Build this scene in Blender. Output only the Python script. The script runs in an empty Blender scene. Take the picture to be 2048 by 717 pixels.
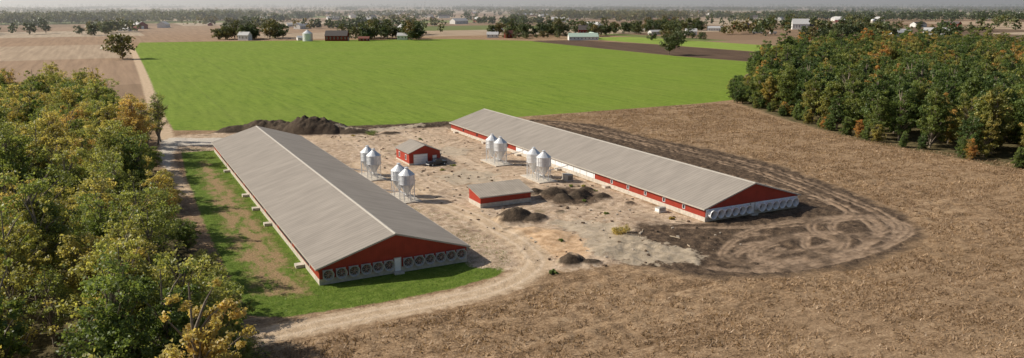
import bpy, math, random
import numpy as np
from mathutils import Vector, Matrix
random.seed(7); rng=np.random.default_rng(11)
sc=bpy.context.scene
COL=sc.collection

# ------------------------------------------------------------------ node helpers
def new_mat(name):
    m=bpy.data.materials.new(name); m.use_nodes=True
    nt=m.node_tree; nt.nodes.clear()
    return m,nt
def setin(nt,s,v):
    if isinstance(v,bpy.types.NodeSocket): nt.links.new(v,s)
    else: s.default_value=v
def mth(nt,op,a,b=0.0,c=0.0,clamp=False):
    n=nt.nodes.new('ShaderNodeMath'); n.operation=op; n.use_clamp=clamp
    setin(nt,n.inputs[0],a); setin(nt,n.inputs[1],b); setin(nt,n.inputs[2],c)
    return n.outputs[0]
def mix(nt,f,a,b,blend='MIX'):
    n=nt.nodes.new('ShaderNodeMix'); n.data_type='RGBA'; n.blend_type=blend
    def cc(v): return v if isinstance(v,bpy.types.NodeSocket) else (tuple(v)+(1,) if len(v)==3 else v)
    setin(nt,n.inputs[0],f); setin(nt,n.inputs[6],cc(a)); setin(nt,n.inputs[7],cc(b))
    return n.outputs[2]
def noise(nt,vec,scale,detail=4,rough=0.55,dist=0.0):
    n=nt.nodes.new('ShaderNodeTexNoise'); nt.links.new(vec,n.inputs['Vector'])
    n.inputs['Scale'].default_value=scale; n.inputs['Detail'].default_value=detail
    n.inputs['Roughness'].default_value=rough; n.inputs['Distortion'].default_value=dist
    return n.outputs['Fac']
def ramp(nt,f,stops):
    n=nt.nodes.new('ShaderNodeValToRGB'); nt.links.new(f,n.inputs[0])
    e=n.color_ramp.elements
    while len(e)<len(stops): e.new(0.5)
    for i,(p,c) in enumerate(stops):
        e[i].position=p; e[i].color=tuple(c)+(1,) if len(c)==3 else c
    return n.outputs[0]
def mapping(nt,vec,scale=(1,1,1),rot=(0,0,0)):
    n=nt.nodes.new('ShaderNodeMapping'); nt.links.new(vec,n.inputs[0])
    n.inputs['Scale'].default_value=scale; n.inputs['Rotation'].default_value=rot
    return n.outputs[0]
def finish(nt,color,rough=0.8,metal=0.0,bump=None,bstr=0.3,bdist=0.1,spec=0.3):
    p=nt.nodes.new('ShaderNodeBsdfPrincipled')
    setin(nt,p.inputs['Base Color'],color if isinstance(color,bpy.types.NodeSocket) else tuple(color)+(1,))
    setin(nt,p.inputs['Roughness'],rough); p.inputs['Metallic'].default_value=metal
    p.inputs['Specular IOR Level'].default_value=spec
    if bump is not None:
        b=nt.nodes.new('ShaderNodeBump'); b.inputs['Strength'].default_value=bstr; b.inputs['Distance'].default_value=bdist
        nt.links.new(bump,b.inputs['Height']); nt.links.new(b.outputs[0],p.inputs['Normal'])
    o=nt.nodes.new('ShaderNodeOutputMaterial'); nt.links.new(p.outputs[0],o.inputs[0])
    return p
def simple(name,col,rough=0.7,metal=0.0,var=0.15,scale=1.5,spec=0.3,ribs=None,ribd=0.03,ribdark=0.0,streak=None):
    m,nt=new_mat(name)
    tc=nt.nodes.new('ShaderNodeTexCoord').outputs['Object']
    n1=noise(nt,tc if not streak else mapping(nt,tc,streak),scale,5)
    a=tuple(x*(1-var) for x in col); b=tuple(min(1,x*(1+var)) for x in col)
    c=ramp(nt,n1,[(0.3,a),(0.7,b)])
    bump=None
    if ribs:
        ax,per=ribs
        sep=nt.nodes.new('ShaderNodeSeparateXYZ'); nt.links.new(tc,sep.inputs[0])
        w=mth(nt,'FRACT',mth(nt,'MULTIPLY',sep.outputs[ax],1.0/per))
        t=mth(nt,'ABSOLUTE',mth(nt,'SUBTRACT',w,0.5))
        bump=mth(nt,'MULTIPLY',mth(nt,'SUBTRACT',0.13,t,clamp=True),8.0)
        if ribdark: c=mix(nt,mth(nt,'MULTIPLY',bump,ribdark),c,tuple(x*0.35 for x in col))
    finish(nt,c,rough,metal,bump,0.6,ribd,spec)
    return m

# ------------------------------------------------------------------ mesh helpers
class MB:
    def __init__(s): s.v=[]; s.f=[]; s.m=[]
    def add(s,vs,fs,mi=0):
        o=len(s.v); s.v+= [tuple(p) for p in vs]
        for f in fs: s.f.append([o+i for i in f]); s.m.append(mi)
    def box(s,x0,x1,y0,y1,z0,z1,mi=0):
        s.add([(x0,y0,z0),(x1,y0,z0),(x1,y1,z0),(x0,y1,z0),(x0,y0,z1),(x1,y0,z1),(x1,y1,z1),(x0,y1,z1)],
              [(0,3,2,1),(4,5,6,7),(0,1,5,4),(1,2,6,5),(2,3,7,6),(3,0,4,7)],mi)
    def tube(s,p0,p1,r0,r1,n=8,mi=0,caps=True):
        p0=Vector(p0);p1=Vector(p1);d=(p1-p0).normalized()
        a=d.orthogonal().normalized(); b=d.cross(a)
        vs=[];
        for p,r in((p0,r0),(p1,r1)):
            for i in range(n):
                t=2*math.pi*i/n; vs.append(p+(a*math.cos(t)+b*math.sin(t))*r)
        fs=[(i,(i+1)%n,n+(i+1)%n,n+i) for i in range(n)]
        if caps: fs+=[tuple(range(n-1,-1,-1)),tuple(range(n,2*n))]
        s.add(vs,fs,mi)
    def prism(s,prof,y0,y1,mi=0):   # profile (x,z) extruded along y
        n=len(prof)
        vs=[(x,y0,z) for x,z in prof]+[(x,y1,z) for x,z in prof]
        fs=[(i,(i+1)%n,n+(i+1)%n,n+i) for i in range(n)]+[tuple(range(n-1,-1,-1)),tuple(range(n,2*n))]
        s.add(vs,fs,mi)
    def mesh(s,name,mats,smooth=False):
        me=bpy.data.meshes.new(name); me.from_pydata(s.v,[],s.f)
        for m in mats: me.materials.append(m)
        me.polygons.foreach_set('material_index',s.m)
        if smooth: me.polygons.foreach_set('use_smooth',[True]*len(s.f))
        me.update(); return me
def obj(name,me,loc=(0,0,0),parent=None,rot=0,scale=1):
    o=bpy.data.objects.new(name,me); o.location=loc; o.rotation_euler=(0,0,rot)
    o.scale=(scale,)*3 if not isinstance(scale,tuple) else scale
    if parent: o.parent=parent
    COL.objects.link(o); return o
def empty(name,loc=(0,0,0),rot=0):
    o=bpy.data.objects.new(name,None); o.location=loc; o.rotation_euler=(0,0,rot); o.empty_display_size=0.5
    COL.objects.link(o); return o
def np_mesh(name,V,F,mats,mi=None,attrs=None):
    k=F.shape[1]; me=bpy.data.meshes.new(name)
    me.vertices.add(len(V)); me.vertices.foreach_set('co',V.astype(np.float32).ravel())
    me.loops.add(F.size); me.loops.foreach_set('vertex_index',F.astype(np.int32).ravel())
    me.polygons.add(len(F)); me.polygons.foreach_set('loop_start',np.arange(0,F.size,k,dtype=np.int32))
    for m in mats: me.materials.append(m)
    if mi is not None: me.polygons.foreach_set('material_index',mi.astype(np.int32))
    if attrs:
        for an,(dom,val) in attrs.items():
            a=me.attributes.new(an,'FLOAT',dom); a.data.foreach_set('value',val.astype(np.float32))
    me.update(calc_edges=True); return me

# ------------------------------------------------------------------ numpy noise
def vnoise(X,Y,s,seed):
    r=np.random.default_rng(seed); T=r.random((256,256))
    x=X/s+1000.; y=Y/s+1000.; xi=np.floor(x).astype(int); yi=np.floor(y).astype(int)
    fx=x-xi; fy=y-yi; fx=fx*fx*(3-2*fx); fy=fy*fy*(3-2*fy)
    a=T[xi%256,yi%256];b=T[(xi+1)%256,yi%256];c=T[xi%256,(yi+1)%256];d=T[(xi+1)%256,(yi+1)%256]
    return (a*(1-fx)+b*fx)*(1-fy)+(c*(1-fx)+d*fx)*fy
def fbm(X,Y,s,seed,o=4):
    t=0;a=1;w=0
    for i in range(o):
        t=t+a*vnoise(X,Y,s/2**i,seed+i);w+=a;a*=.5
    return t/w
def seg_d(X,Y,pts):
    D=np.full(X.shape,1e9)
    for (x0,y0),(x1,y1) in zip(pts[:-1],pts[1:]):
        dx=x1-x0;dy=y1-y0;t=np.clip(((X-x0)*dx+(Y-y0)*dy)/(dx*dx+dy*dy+1e-9),0,1)
        D=np.minimum(D,(X-x0-t*dx)**2+(Y-y0-t*dy)**2)
    return np.sqrt(D)
def poly_sd(X,Y,P):
    D=seg_d(X,Y,P+[P[0]]); ins=np.zeros(X.shape,bool)
    n=len(P)
    for i in range(n):
        x0,y0=P[i];x1,y1=P[(i+1)%n]
        if y0==y1: continue
        c=((y0>Y)!=(y1>Y))&(X<(x1-x0)*(Y-y0)/(y1-y0)+x0); ins^=c
    return np.where(ins,D,-D)
def smooth_path(pts,k=6):
    P=[pts[0]]+list(pts)+[pts[-1]]; out=[]
    for i in range(1,len(P)-2):
        p0,p1,p2,p3=[np.array(P[j],float) for j in(i-1,i,i+1,i+2)]
        for j in range(k):
            t=j/k; out.append(tuple(.5*((2*p1)+(-p0+p2)*t+(2*p0-5*p1+4*p2-p3)*t*t+(-p0+3*p1-3*p2+p3)*t**3)))
    out.append(tuple(P[-2])); return out

# ------------------------------------------------------------------ GROUND zones
GREEN=[(18.5,284),(31,277),(58,269),(85,262),(109,259),(173,258),(225,258),(250,262),(339,351),(424,409),(412,499),(418,624),(436,782),(370,873),(250,905),(149,931),(37,950),(25,801),(21,517),(18,360)]
PLOUGH=[(425,408),(434,415),(511,483),(511,669),(489,782),(430,790),(419,624),(413,499)]
STRIP=[(514,440),(560,480),(600,560),(600,825),(514,830)]
YARD=[(12,264),(15,240),(30,238),(50,237),(50,110),(57,104),(64,101),(76,100),(86,95),(95,100),(101,110),(101,242),(115,245),(128,243),(137,250),(110,258.5),(75,260),(60,266),(40,268),(20,272)]
DARK=[(101,113),(90,118),(78,112),(72,102),(80,88),(92,83.5),(105,81.5),(120,83.5),(132,88),(141,99),(148,117),(156,147),(156,172),(152,198),(153,228),(140,249),(120,256),(100,258),(104,246),(127,241),(127,113)]
LAWN=[(50,159),(56,152),(59.5,141),(60.3,129),(59.3,117),(57,110),(52,104.5),(43,102.5),(31,102),(18,103),(14,106),(14,150),(15,200),(17.5,248),(27,244),(40,237),(50,236)]
LAWN2=[(50,238),(55,238),(61,228),(60,212),(57.5,198),(50,196)]
BARE=[(17.0,112),(23.5,110),(24,135),(23.5,170),(22.5,205),(21,225),(18.5,205),(17.6,170),(17,135)]
MUD=[(74,128),(80,127),(85,121),(84,108),(88,99),(84,95),(74,99),(71,108),(75,116)]
MUD2=[(70,176),(80,181),(85,172),(80,164),(71,166)]
MUD3=[(80,205),(88,214),(93,206),(86,196)]
MUD4=[(64,252),(80,256),(96,256),(96,251),(78,248)]
GRAV=[(13,262),(16,268),(26,263),(36,258),(40,252),(34,248),(24,249),(17,252),(15,240),(12,215),(10.5,230)]
SAND=[(66,128),(71,124),(75,118),(72,108),(66,104),(63.5,112),(64.5,120)]
DK2=[(82,151),(92,154),(97,147),(96,137),(88,134),(81,138)]
DK4=[(66,136),(71,137),(75,133),(74,128),(67,129)]
DK3=[(48,268),(45,276),(66,268),(90,262),(128,258),(128,249),(100,249),(85,255),(70,250),(60,252)]
WOODL=[(10,60),(11.5,105),(10,150),(9,200),(8,250),(7,300),(5,395),(-200,395),(-300,20),(0,20)]
WOODR=[(207,60),(208,165),(220,203),(238,246),(250,262),(339,348),(424,406),(520,470),(900,500),(900,60)]
ROAD=smooth_path([(24,980),(24,801),(20,517),(16.5,360),(15.5,283),(15.5,262),(22,252),(34,249),(50,250),(66,240)])
ROAD2=smooth_path([(14,262),(12.5,228),(12.5,205),(13,185)])
LOOP=smooth_path([(58,200),(59.5,175),(60.5,155),(62.8,140),(63.3,128),(62.7,116),(59.5,106.5),(50,100),(38,98.6),(25,98.6),(14,98),(-30,97)])
ruts=[]
def ell(cx,cy,rx,ry,rot=0,n=30,a0=0,a1=2*math.pi,ph=0):
    o=[]
    for i in range(n+1):
        t=a0+(a1-a0)*i/n; k=1+.07*math.sin(2*t+ph)+.05*math.sin(3*t+ph*2.3); x=rx*math.cos(t)*k;y=ry*math.sin(t)*k
        o.append((cx+x*math.cos(rot)-y*math.sin(rot),cy+x*math.sin(rot)+y*math.cos(rot)))
    return o
for j,(a,b,c,d,r,s0,s1) in enumerate([(104,93,15,6.3,.1,.3,6.1),(106,94,12.5,5,.15,1,7),(107,94.5,9.5,3.4,.05,2,6.9),(102,92,18,7.6,.05,3,8.2),(125,97,12,7.5,.35,4.2,9.4),(127,98,9,5,.3,.5,5.8),(112,97,20,9.5,.1,3.4,8.5),(121,94,15,8,.2,2.2,7.4),(98,97,9,5,.5,0,5)]):
    ruts.append(ell(a,b,c,d,r,30,s0,s1,j)); ruts.append(ell(a,b,c-1.1,d-1.0,r,30,s0,s1,j))
for off in(0,1.8,5,6.8):
    ruts.append(smooth_path([(88+off,88+off*.3),(105,84.5+off*.4),(122-off*.2,87+off*.5),(136-off,97+off*.2),(144-off,117),(151-off,147),(150-off,180),(148-off,215),(142-off,240),(120,249-off*.3),(90,252-off*.4)]))
ruts.append(smooth_path([(96,112),(112,106),(128,104),(135,112),(134,140),(133,175)]))
ruts.append(smooth_path([(94,113),(112,104.5),(129,102.5),(137,112),(136,140),(135,175)]))
yr=[]
for off in(0,1.9,4.5,6.4):
    yr.append(smooth_path([(66+off,250),(64+off,225),(62+off*.8,205),(62+off,180),(63+off,160),(66+off*.6,140),(67+off*.3,125)]))
    yr.append(smooth_path([(84+off*.4,252),(84+off*.5,225),(86-off*.3,195),(84-off*.3,170),(80-off*.4,156),(72,152-off*.3),(64,158)]))
    yr.append(smooth_path([(58,103-off*.6),(74,110-off*.8),(88,114-off*.6),(98,118-off*.5)]))
    yr.append(smooth_path([(70,205+off),(80,206+off),(95,214+off)]))
ax=np.concatenate([-np.geomspace(9000,75,26),np.arange(-70,-2,4),np.arange(-2,162,.42),np.arange(162,262,2.5),np.arange(265,1150,16),np.geomspace(1160,16000,40)])
ay=np.concatenate([[-800,-300,-100,0,25,40,55],np.arange(60,76,1),np.arange(76,290,.42),np.arange(291,1000,7),np.geomspace(1010,16000,60)])
NX,NY=len(ax),len(ay)
X,Y=np.meshgrid(ax,ay,indexing='ij'); X=X.ravel();Y=Y.ravel()
def cl(a,m=60): return np.clip(a,-m,m)
A={}
A['green']=np.clip(poly_sd(X,Y,GREEN),-200,200)
A['plough']=np.maximum(-200,poly_sd(X,Y,PLOUGH)); A['strip']=np.maximum(-200,poly_sd(X,Y,STRIP))
A['yard']=cl(poly_sd(X,Y,YARD)); A['dark']=cl(np.maximum(np.maximum(poly_sd(X,Y,DARK),np.maximum(poly_sd(X,Y,DK2),poly_sd(X,Y,DK4))-1.0),poly_sd(X,Y,DK3)))
A['lawn']=cl(np.maximum(poly_sd(X,Y,LAWN),poly_sd(X,Y,LAWN2))); A['bare']=cl(poly_sd(X,Y,BARE)); A['grav']=cl(poly_sd(X,Y,GRAV))
A['mud']=cl(np.maximum(np.maximum(poly_sd(X,Y,MUD),poly_sd(X,Y,MUD2)),np.maximum(poly_sd(X,Y,MUD3),poly_sd(X,Y,MUD4)))); A['sand']=cl(poly_sd(X,Y,SAND))
A['wood']=cl(np.maximum(poly_sd(X,Y,WOODL),poly_sd(X,Y,WOODR)))
A['road']=cl(np.maximum(np.maximum(2.4-seg_d(X,Y,ROAD),1.8-seg_d(X,Y,ROAD2)),2.8-seg_d(X,Y,LOOP)))
A['roadc']=np.clip(seg_d(X,Y,LOOP),0,30)
far=np.maximum(np.maximum(Y-952,X-603),np.where(X<20,Y-400,-100)); A['far']=np.clip(far,-200,200)
fine=(X>-2)&(X<162)&(Y>76)&(Y<290)
xf,yf=X[fine],Y[fine]
dr=np.full(xf.shape,9.)
for r in ruts: dr=np.minimum(dr,seg_d(xf,yf,r))
wob=fbm(xf,yf,3,90)*.6; brk=np.clip((fbm(xf,yf,4.5,190)-.25)*4,0.4,1)
rv=np.clip(1.1-(dr)/(.45+wob*.5),0,1)*brk; r1=np.zeros(X.shape); r1[fine]=rv
dr=np.full(xf.shape,9.)
for r in yr: dr=np.minimum(dr,seg_d(xf,yf,r))
r2=np.zeros(X.shape); r2[fine]=np.clip(1-dr/(.5+wob*.4),0,1)*brk
A['rut']=r1; A['track']=r2
# heights
Z=np.zeros(X.shape)
def mound(cx,cy,rx,ry,h,rot=0,seed=1,rough=.35):
    global Z
    k=(np.abs(X-cx)<rx*2+ry)&(np.abs(Y-cy)<rx*2+ry)
    x=X[k];y=Y[k];dx=x-cx;dy=y-cy;u=(dx*math.cos(rot)+dy*math.sin(rot))/rx;v=(-dx*math.sin(rot)+dy*math.cos(rot))/ry
    q=np.hypot(u,v)+ (fbm(x,y,max(rx,ry)*.7,seed)-.5)*rough*1.6
    b=np.clip(1.15-q,0,1); b=np.where(b<.85,b,.85)
    zz=h*(b**.85)*(1+.45*(fbm(x,y,1.1,seed+9)-.5)); Z[k]=np.maximum(Z[k],zz)
MOUNDS=[(58,258,13,6,5.8,-.5,3),(47,267,12,5.5,4.0,-.5,4),(70,250,6.5,3.6,2.0,-.3,5),(38,271,8,3.4,2.2,0,6),
 (69.5,133,3.8,3.2,2.4,.2,7),(73,130.5,3,2.0,1.3,.4,8),(87,147,3.0,2.4,1.8,.2,9),(90.5,142,3.0,2.4,1.9,.2,10),(85.5,141,2.6,2.0,1.5,.2,11),(94.5,139,2.2,1.8,1.2,0,12),(84,150,2.2,1.7,1.1,0,14),(95,146,2.2,1.8,1.1,0,24),
 (65.6,104.8,2.6,2.0,1.7,.2,15),(68,103,2,1.6,.8,.2,16),(70,119,4.5,3.5,.7,.6,17),(68,124,3,2.2,.6,.1,18),(73,107,4,2.5,.5,.3,19),(81,243,4,2,1.0,.1,20),(97,252,9,3,1.2,0,21),(116,252,8,2.6,1.1,-.1,22),(80,133,1.6,1.1,.5,0,33),(97,132,1.6,1.2,.6,0,34)]
for m in MOUNDS: mound(m[0],m[1],m[2],m[3],m[4],m[5],m[6])
A['mound']=Z.copy()
dk=np.clip(A['dark']/2+.3,0,1); yd=np.clip(A['yard']/2,0,1)
def outside(x0,x1,y0,y1):
    d=np.maximum(np.maximum(x0-X,X-x1),np.maximum(y0-Y,Y-y1)); return np.clip(d/1.5,0,1)
flat=outside(25,51,112,237)*outside(101,127.5,112,241)*outside(68.5,78.5,191,203)*outside(66,80,142,150)*outside(52,60,152,190)*outside(88,95,156,191)
lump=(fbm(X,Y,1.4,40,3)-.45)*.75; fn=np.where(fine,1,0)
Z+=fn*flat*dk*np.clip(lump,-.2,.6)*1.1*(1-r1)
Z-=fn*flat*r1*.2; Z-=fn*flat*r2*.06*yd
Z+=fn*flat*(fbm(X,Y,3.0,50)-.5)*.5*yd*(1-dk)
open_=np.clip(-np.maximum(np.maximum(A['yard'],A['dark']),np.maximum(A['lawn'],A['road']))/2,0,1)*np.clip(-A['green']/2,0,1)
Z+=fn*open_*(fbm(X,Y,1.7,77,3)-.45)*.6
Z=np.where(flat<1,Z*flat,Z)
V=np.stack([X,Y,Z],1)
i=np.arange(NX-1)[:,None]*NY+np.arange(NY-1)[None,:]; i=i.ravel()
F=np.stack([i,i+NY,i+NY+1,i+1],1)

gm,nt=new_mat('ground_mat')
P=nt.nodes.new('ShaderNodeTexCoord').outputs['Object']
def at(n):
    a=nt.nodes.new('ShaderNodeAttribute'); a.attribute_name=n; return a.outputs['Fac']
nL=noise(nt,P,.018,3); nM=noise(nt,P,.12,4); n1=noise(nt,P,.7,5,.65); n4=noise(nt,P,3.2,6,.7); nF=noise(nt,P,9,4,.7); n03=noise(nt,P,.3,5,.65)
def mask(n,nz,amp,k):
    return mth(nt,'MULTIPLY_ADD',mth(nt,'MULTIPLY_ADD',mth(nt,'SUBTRACT',nz,.5),amp,at(n)),k,.5,clamp=True)
# stubble
n4s=noise(nt,mapping(nt,P,(.6,1.6,1),(0,0,-.35)),1.0,6,.72,.8)
row_=noise(nt,mapping(nt,P,(.035,.42,1),(0,0,-.35)),1.0,4,.6,.4)
sm=mth(nt,'ADD',mth(nt,'MULTIPLY',n4,.35),mth(nt,'ADD',mth(nt,'MULTIPLY',n4s,.25),mth(nt,'ADD',mth(nt,'MULTIPLY',n1,.2),mth(nt,'MULTIPLY',row_,.2))))
stub=ramp(nt,sm,[(.41,(.085,.052,.027)),(.475,(.21,.133,.073)),(.53,(.35,.232,.135)),(.61,(.56,.41,.265))])
stub=mix(nt,mth(nt,'MULTIPLY_ADD',nM,3.2,-1.25,clamp=True),stub,mix(nt,.35,stub,(.46,.325,.2)))
stub=mix(nt,mth(nt,'MULTIPLY_ADD',nL,4,-1.8,clamp=True),stub,mix(nt,.3,stub,(.23,.15,.08)))
# far patchwork
sx=nt.nodes.new('ShaderNodeSeparateXYZ'); nt.links.new(P,sx.inputs[0])
row=mth(nt,'FLOOR',mth(nt,'MULTIPLY',sx.outputs[1],1/230.))
colx=mth(nt,'FLOOR',mth(nt,'ADD',mth(nt,'MULTIPLY',sx.outputs[0],1/340.),mth(nt,'MULTIPLY',row,.37)))
cv=nt.nodes.new('ShaderNodeCombineXYZ'); nt.links.new(row,cv.inputs[0]); nt.links.new(colx,cv.inputs[1])
wn=nt.nodes.new('ShaderNodeTexWhiteNoise'); wn.noise_dimensions='3D'; nt.links.new(cv.outputs[0],wn.inputs['Vector'])
fc=ramp(nt,wn.outputs['Value'],[(0,(.38,.26,.17)),(.22,(.27,.18,.115)),(.4,(.46,.35,.245)),(.55,(.3,.205,.13)),(.66,(.16,.2,.06)),(.74,(.5,.4,.29)),(.88,(.22,.26,.09)),(.94,(.17,.12,.08))])
fc.node.color_ramp.interpolation='CONSTANT'
st=noise(nt,mapping(nt,P,(.25,.012,1)),1.0,3,.6)
fc=mix(nt,mth(nt,'MULTIPLY_ADD',st,2.6,-.9,clamp=True),mix(nt,.4,fc,(.12,.08,.05)),fc)
col=mix(nt,mth(nt,'MULTIPLY_ADD',at('far'),.5,.5,clamp=True),stub,fc)
col=mix(nt,mask('wood',nM,8,.4),col,ramp(nt,n1,[(.35,(.05,.045,.02)),(.6,(.16,.125,.06))]))
# crop
gs=noise(nt,mapping(nt,P,(.35,.03,1)),1.0,4,.6)
gsum=mth(nt,'ADD',mth(nt,'MULTIPLY',gs,.25),mth(nt,'ADD',mth(nt,'MULTIPLY',n4,.3),mth(nt,'ADD',mth(nt,'MULTIPLY',n1,.25),mth(nt,'MULTIPLY',n03,.2))))
green=ramp(nt,gsum,[(.39,(.085,.14,.015)),(.5,(.165,.24,.026)),(.61,(.25,.325,.05))])
green=mix(nt,mth(nt,'MULTIPLY_ADD',nL,3,-1.2,clamp=True),green,mix(nt,.4,green,(.2,.24,.045)))
# faint tramlines left by the sprayer, every 27 m
tf=mth(nt,'ABSOLUTE',mth(nt,'SUBTRACT',mth(nt,'FRACT',mth(nt,'MULTIPLY',sx.outputs[0],1/27.)),.5))
tl=mth(nt,'MULTIPLY',mth(nt,'SUBTRACT',.02,tf,clamp=True),14.,clamp=True)
green=mix(nt,tl,green,(.12,.13,.04))
col=mix(nt,mask('green',nM,2,1.2),col,green)
col=mix(nt,mask('plough',nM,3,.5),col,ramp(nt,noise(nt,mapping(nt,P,(.5,.03,1)),1.,4),[(.35,(.07,.045,.03)),(.7,(.155,.1,.065))]))
col=mix(nt,mask('strip',nM,3,.5),col,ramp(nt,gs,[(.35,(.18,.26,.035)),(.7,(.28,.35,.08))]))
# lawn
lg=ramp(nt,mth(nt,'ADD',mth(nt,'MULTIPLY',n1,.5),mth(nt,'MULTIPLY',n4,.5)),[(.35,(.055,.095,.012)),(.52,(.12,.18,.022)),(.66,(.23,.26,.07))])
col=mix(nt,mask('lawn',n1,2.2,1.8),col,lg)
bare=ramp(nt,n4,[(.35,(.24,.145,.08)),(.65,(.46,.3,.17))])
bpat=mth(nt,'MULTIPLY_ADD',noise(nt,mapping(nt,P,(1,.35,1)),.55,5,.7),7,-2.7,clamp=True)
col=mix(nt,mth(nt,'MULTIPLY',mth(nt,'MULTIPLY',mask('bare',n03,9,.5),.85),bpat),col,bare)
# yard
yd1=ramp(nt,mth(nt,'ADD',mth(nt,'MULTIPLY',n1,.55),mth(nt,'MULTIPLY',n4,.45)),[(.36,(.22,.152,.098)),(.45,(.41,.295,.2)),(.55,(.57,.435,.31)),(.66,(.75,.62,.485))])
yd1=mix(nt,mth(nt,'MULTIPLY_ADD',noise(nt,P,.16,6,.65),7,-3.55,clamp=True),yd1,mix(nt,.55,yd1,(.18,.12,.08)))
yd1=mix(nt,mth(nt,'MULTIPLY',at('track'),.6),yd1,(.68,.54,.40))
col=mix(nt,mask('yard',n1,5,.9),col,yd1)
wm=mth(nt,'MULTIPLY',mth(nt,'MULTIPLY_ADD',noise(nt,P,.32,4),9,-5.4,clamp=True),mth(nt,'MULTIPLY_ADD',n4,4,-1.6,clamp=True))
col=mix(nt,mth(nt,'MULTIPLY',mth(nt,'MULTIPLY',wm,.7),mask('yard',n1,5,.9)),col,(.1,.13,.03))
# dark soil
ds=ramp(nt,mth(nt,'ADD',mth(nt,'MULTIPLY',n1,.5),mth(nt,'MULTIPLY',n4,.5)),[(.38,(.035,.024,.016)),(.51,(.1,.068,.045)),(.61,(.19,.132,.085)),(.73,(.32,.23,.155))])
dkm=mask('dark',noise(nt,P,.3,5,.65),8,.35)
col=mix(nt,dkm,col,ds)
col=mix(nt,mth(nt,'MULTIPLY',at('rut'),.85),col,ramp(nt,n1,[(.3,(.25,.17,.11)),(.7,(.48,.345,.235))]))
col=mix(nt,mth(nt,'MULTIPLY',mask('sand',n1,4,.6),.9),col,ramp(nt,n1,[(.35,(.44,.27,.145)),(.65,(.72,.5,.31))]))
mm=mth(nt,'MULTIPLY_ADD',at('mound'),3.5,-.6,clamp=True)
col=mix(nt,mth(nt,'MULTIPLY',mm,mth(nt,'SUBTRACT',1.,mask('sand',n1,3,.8))),col,ramp(nt,n4,[(.3,(.04,.03,.021)),(.6,(.11,.08,.055)),(.78,(.25,.185,.13))]))
mudm=mask('mud',noise(nt,P,.4,6,.65),12,.9)
col=mix(nt,mth(nt,'MULTIPLY',mudm,.8),col,ramp(nt,n1,[(.3,(.38,.30,.205)),(.7,(.58,.48,.355))]))
rdc=ramp(nt,mth(nt,'ADD',mth(nt,'MULTIPLY',n1,.6),mth(nt,'MULTIPLY',n4,.4)),[(.35,(.38,.27,.17)),(.55,(.58,.435,.295)),(.7,(.72,.58,.44))])
crown=mth(nt,'SUBTRACT',1.,mth(nt,'MULTIPLY',mth(nt,'ABSOLUTE',mth(nt,'SUBTRACT',at('roadc'),1.2)),1.6),clamp=True)
rdc=mix(nt,mth(nt,'MULTIPLY',crown,.4),rdc,(.76,.62,.47))
col=mix(nt,mask('road',n1,2.6,.9),col,rdc)
col=mix(nt,mth(nt,'MULTIPLY',mask('grav',n1,5,.8),.85),col,ramp(nt,n4,[(.3,(.42,.37,.31)),(.65,(.7,.65,.57))]))
hgt=mth(nt,'ADD',mth(nt,'MULTIPLY',n4,.6),mth(nt,'ADD',mth(nt,'MULTIPLY',nF,.3),mth(nt,'MULTIPLY',n1,.8)))
rough=mth(nt,'MULTIPLY_ADD',mudm,-.45,.95)
finish(nt,col,rough,0,hgt,.8,.38,.15)
gme=np_mesh('ground',V,F,[gm],attrs={k:('POINT',v) for k,v in A.items()})
gme.polygons.foreach_set('use_smooth',np.ones(len(F),bool))
obj('ground',gme)

# ------------------------------------------------------------------ materials
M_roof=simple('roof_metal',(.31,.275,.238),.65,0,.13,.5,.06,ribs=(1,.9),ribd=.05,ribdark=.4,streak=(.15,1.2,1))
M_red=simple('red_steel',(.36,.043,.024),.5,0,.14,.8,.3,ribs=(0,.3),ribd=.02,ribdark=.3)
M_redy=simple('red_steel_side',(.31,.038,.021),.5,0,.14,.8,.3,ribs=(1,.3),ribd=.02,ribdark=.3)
M_conc=simple('concrete',(.55,.49,.41),.85,0,.22,1.3)
M_white=simple('white_paint',(.82,.81,.79),.5,0,.06,2)
M_trim=simple('trim_tan',(.46,.42,.36),.6,0,.08)
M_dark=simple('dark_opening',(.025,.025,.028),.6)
M_galv=simple('galvanised',(.76,.77,.78),.38,.35,.12,2.2,.5,ribs=(2,.28),ribd=.03,ribdark=.12)
M_galvs=simple('galvanised_smooth',(.7,.71,.72),.4,.35,.12,2.2)
M_fan=simple('fan_cone',(.88,.88,.88),.4,0,.05,3)
M_fang=simple('fan_cone_aged',(.5,.47,.44),.55,0,.3,3)
M_blade=simple('fan_blade',(.22,.07,.05),.5,.2)
M_glass=simple('window_glass',(.04,.05,.06),.12,0,.1,1,.6)
M_bark=simple('bark',(.24,.195,.15),.9,0,.35,3)
M_curt=simple('curtain_white',(.8,.8,.8),.65,0,.1,.8)

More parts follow.
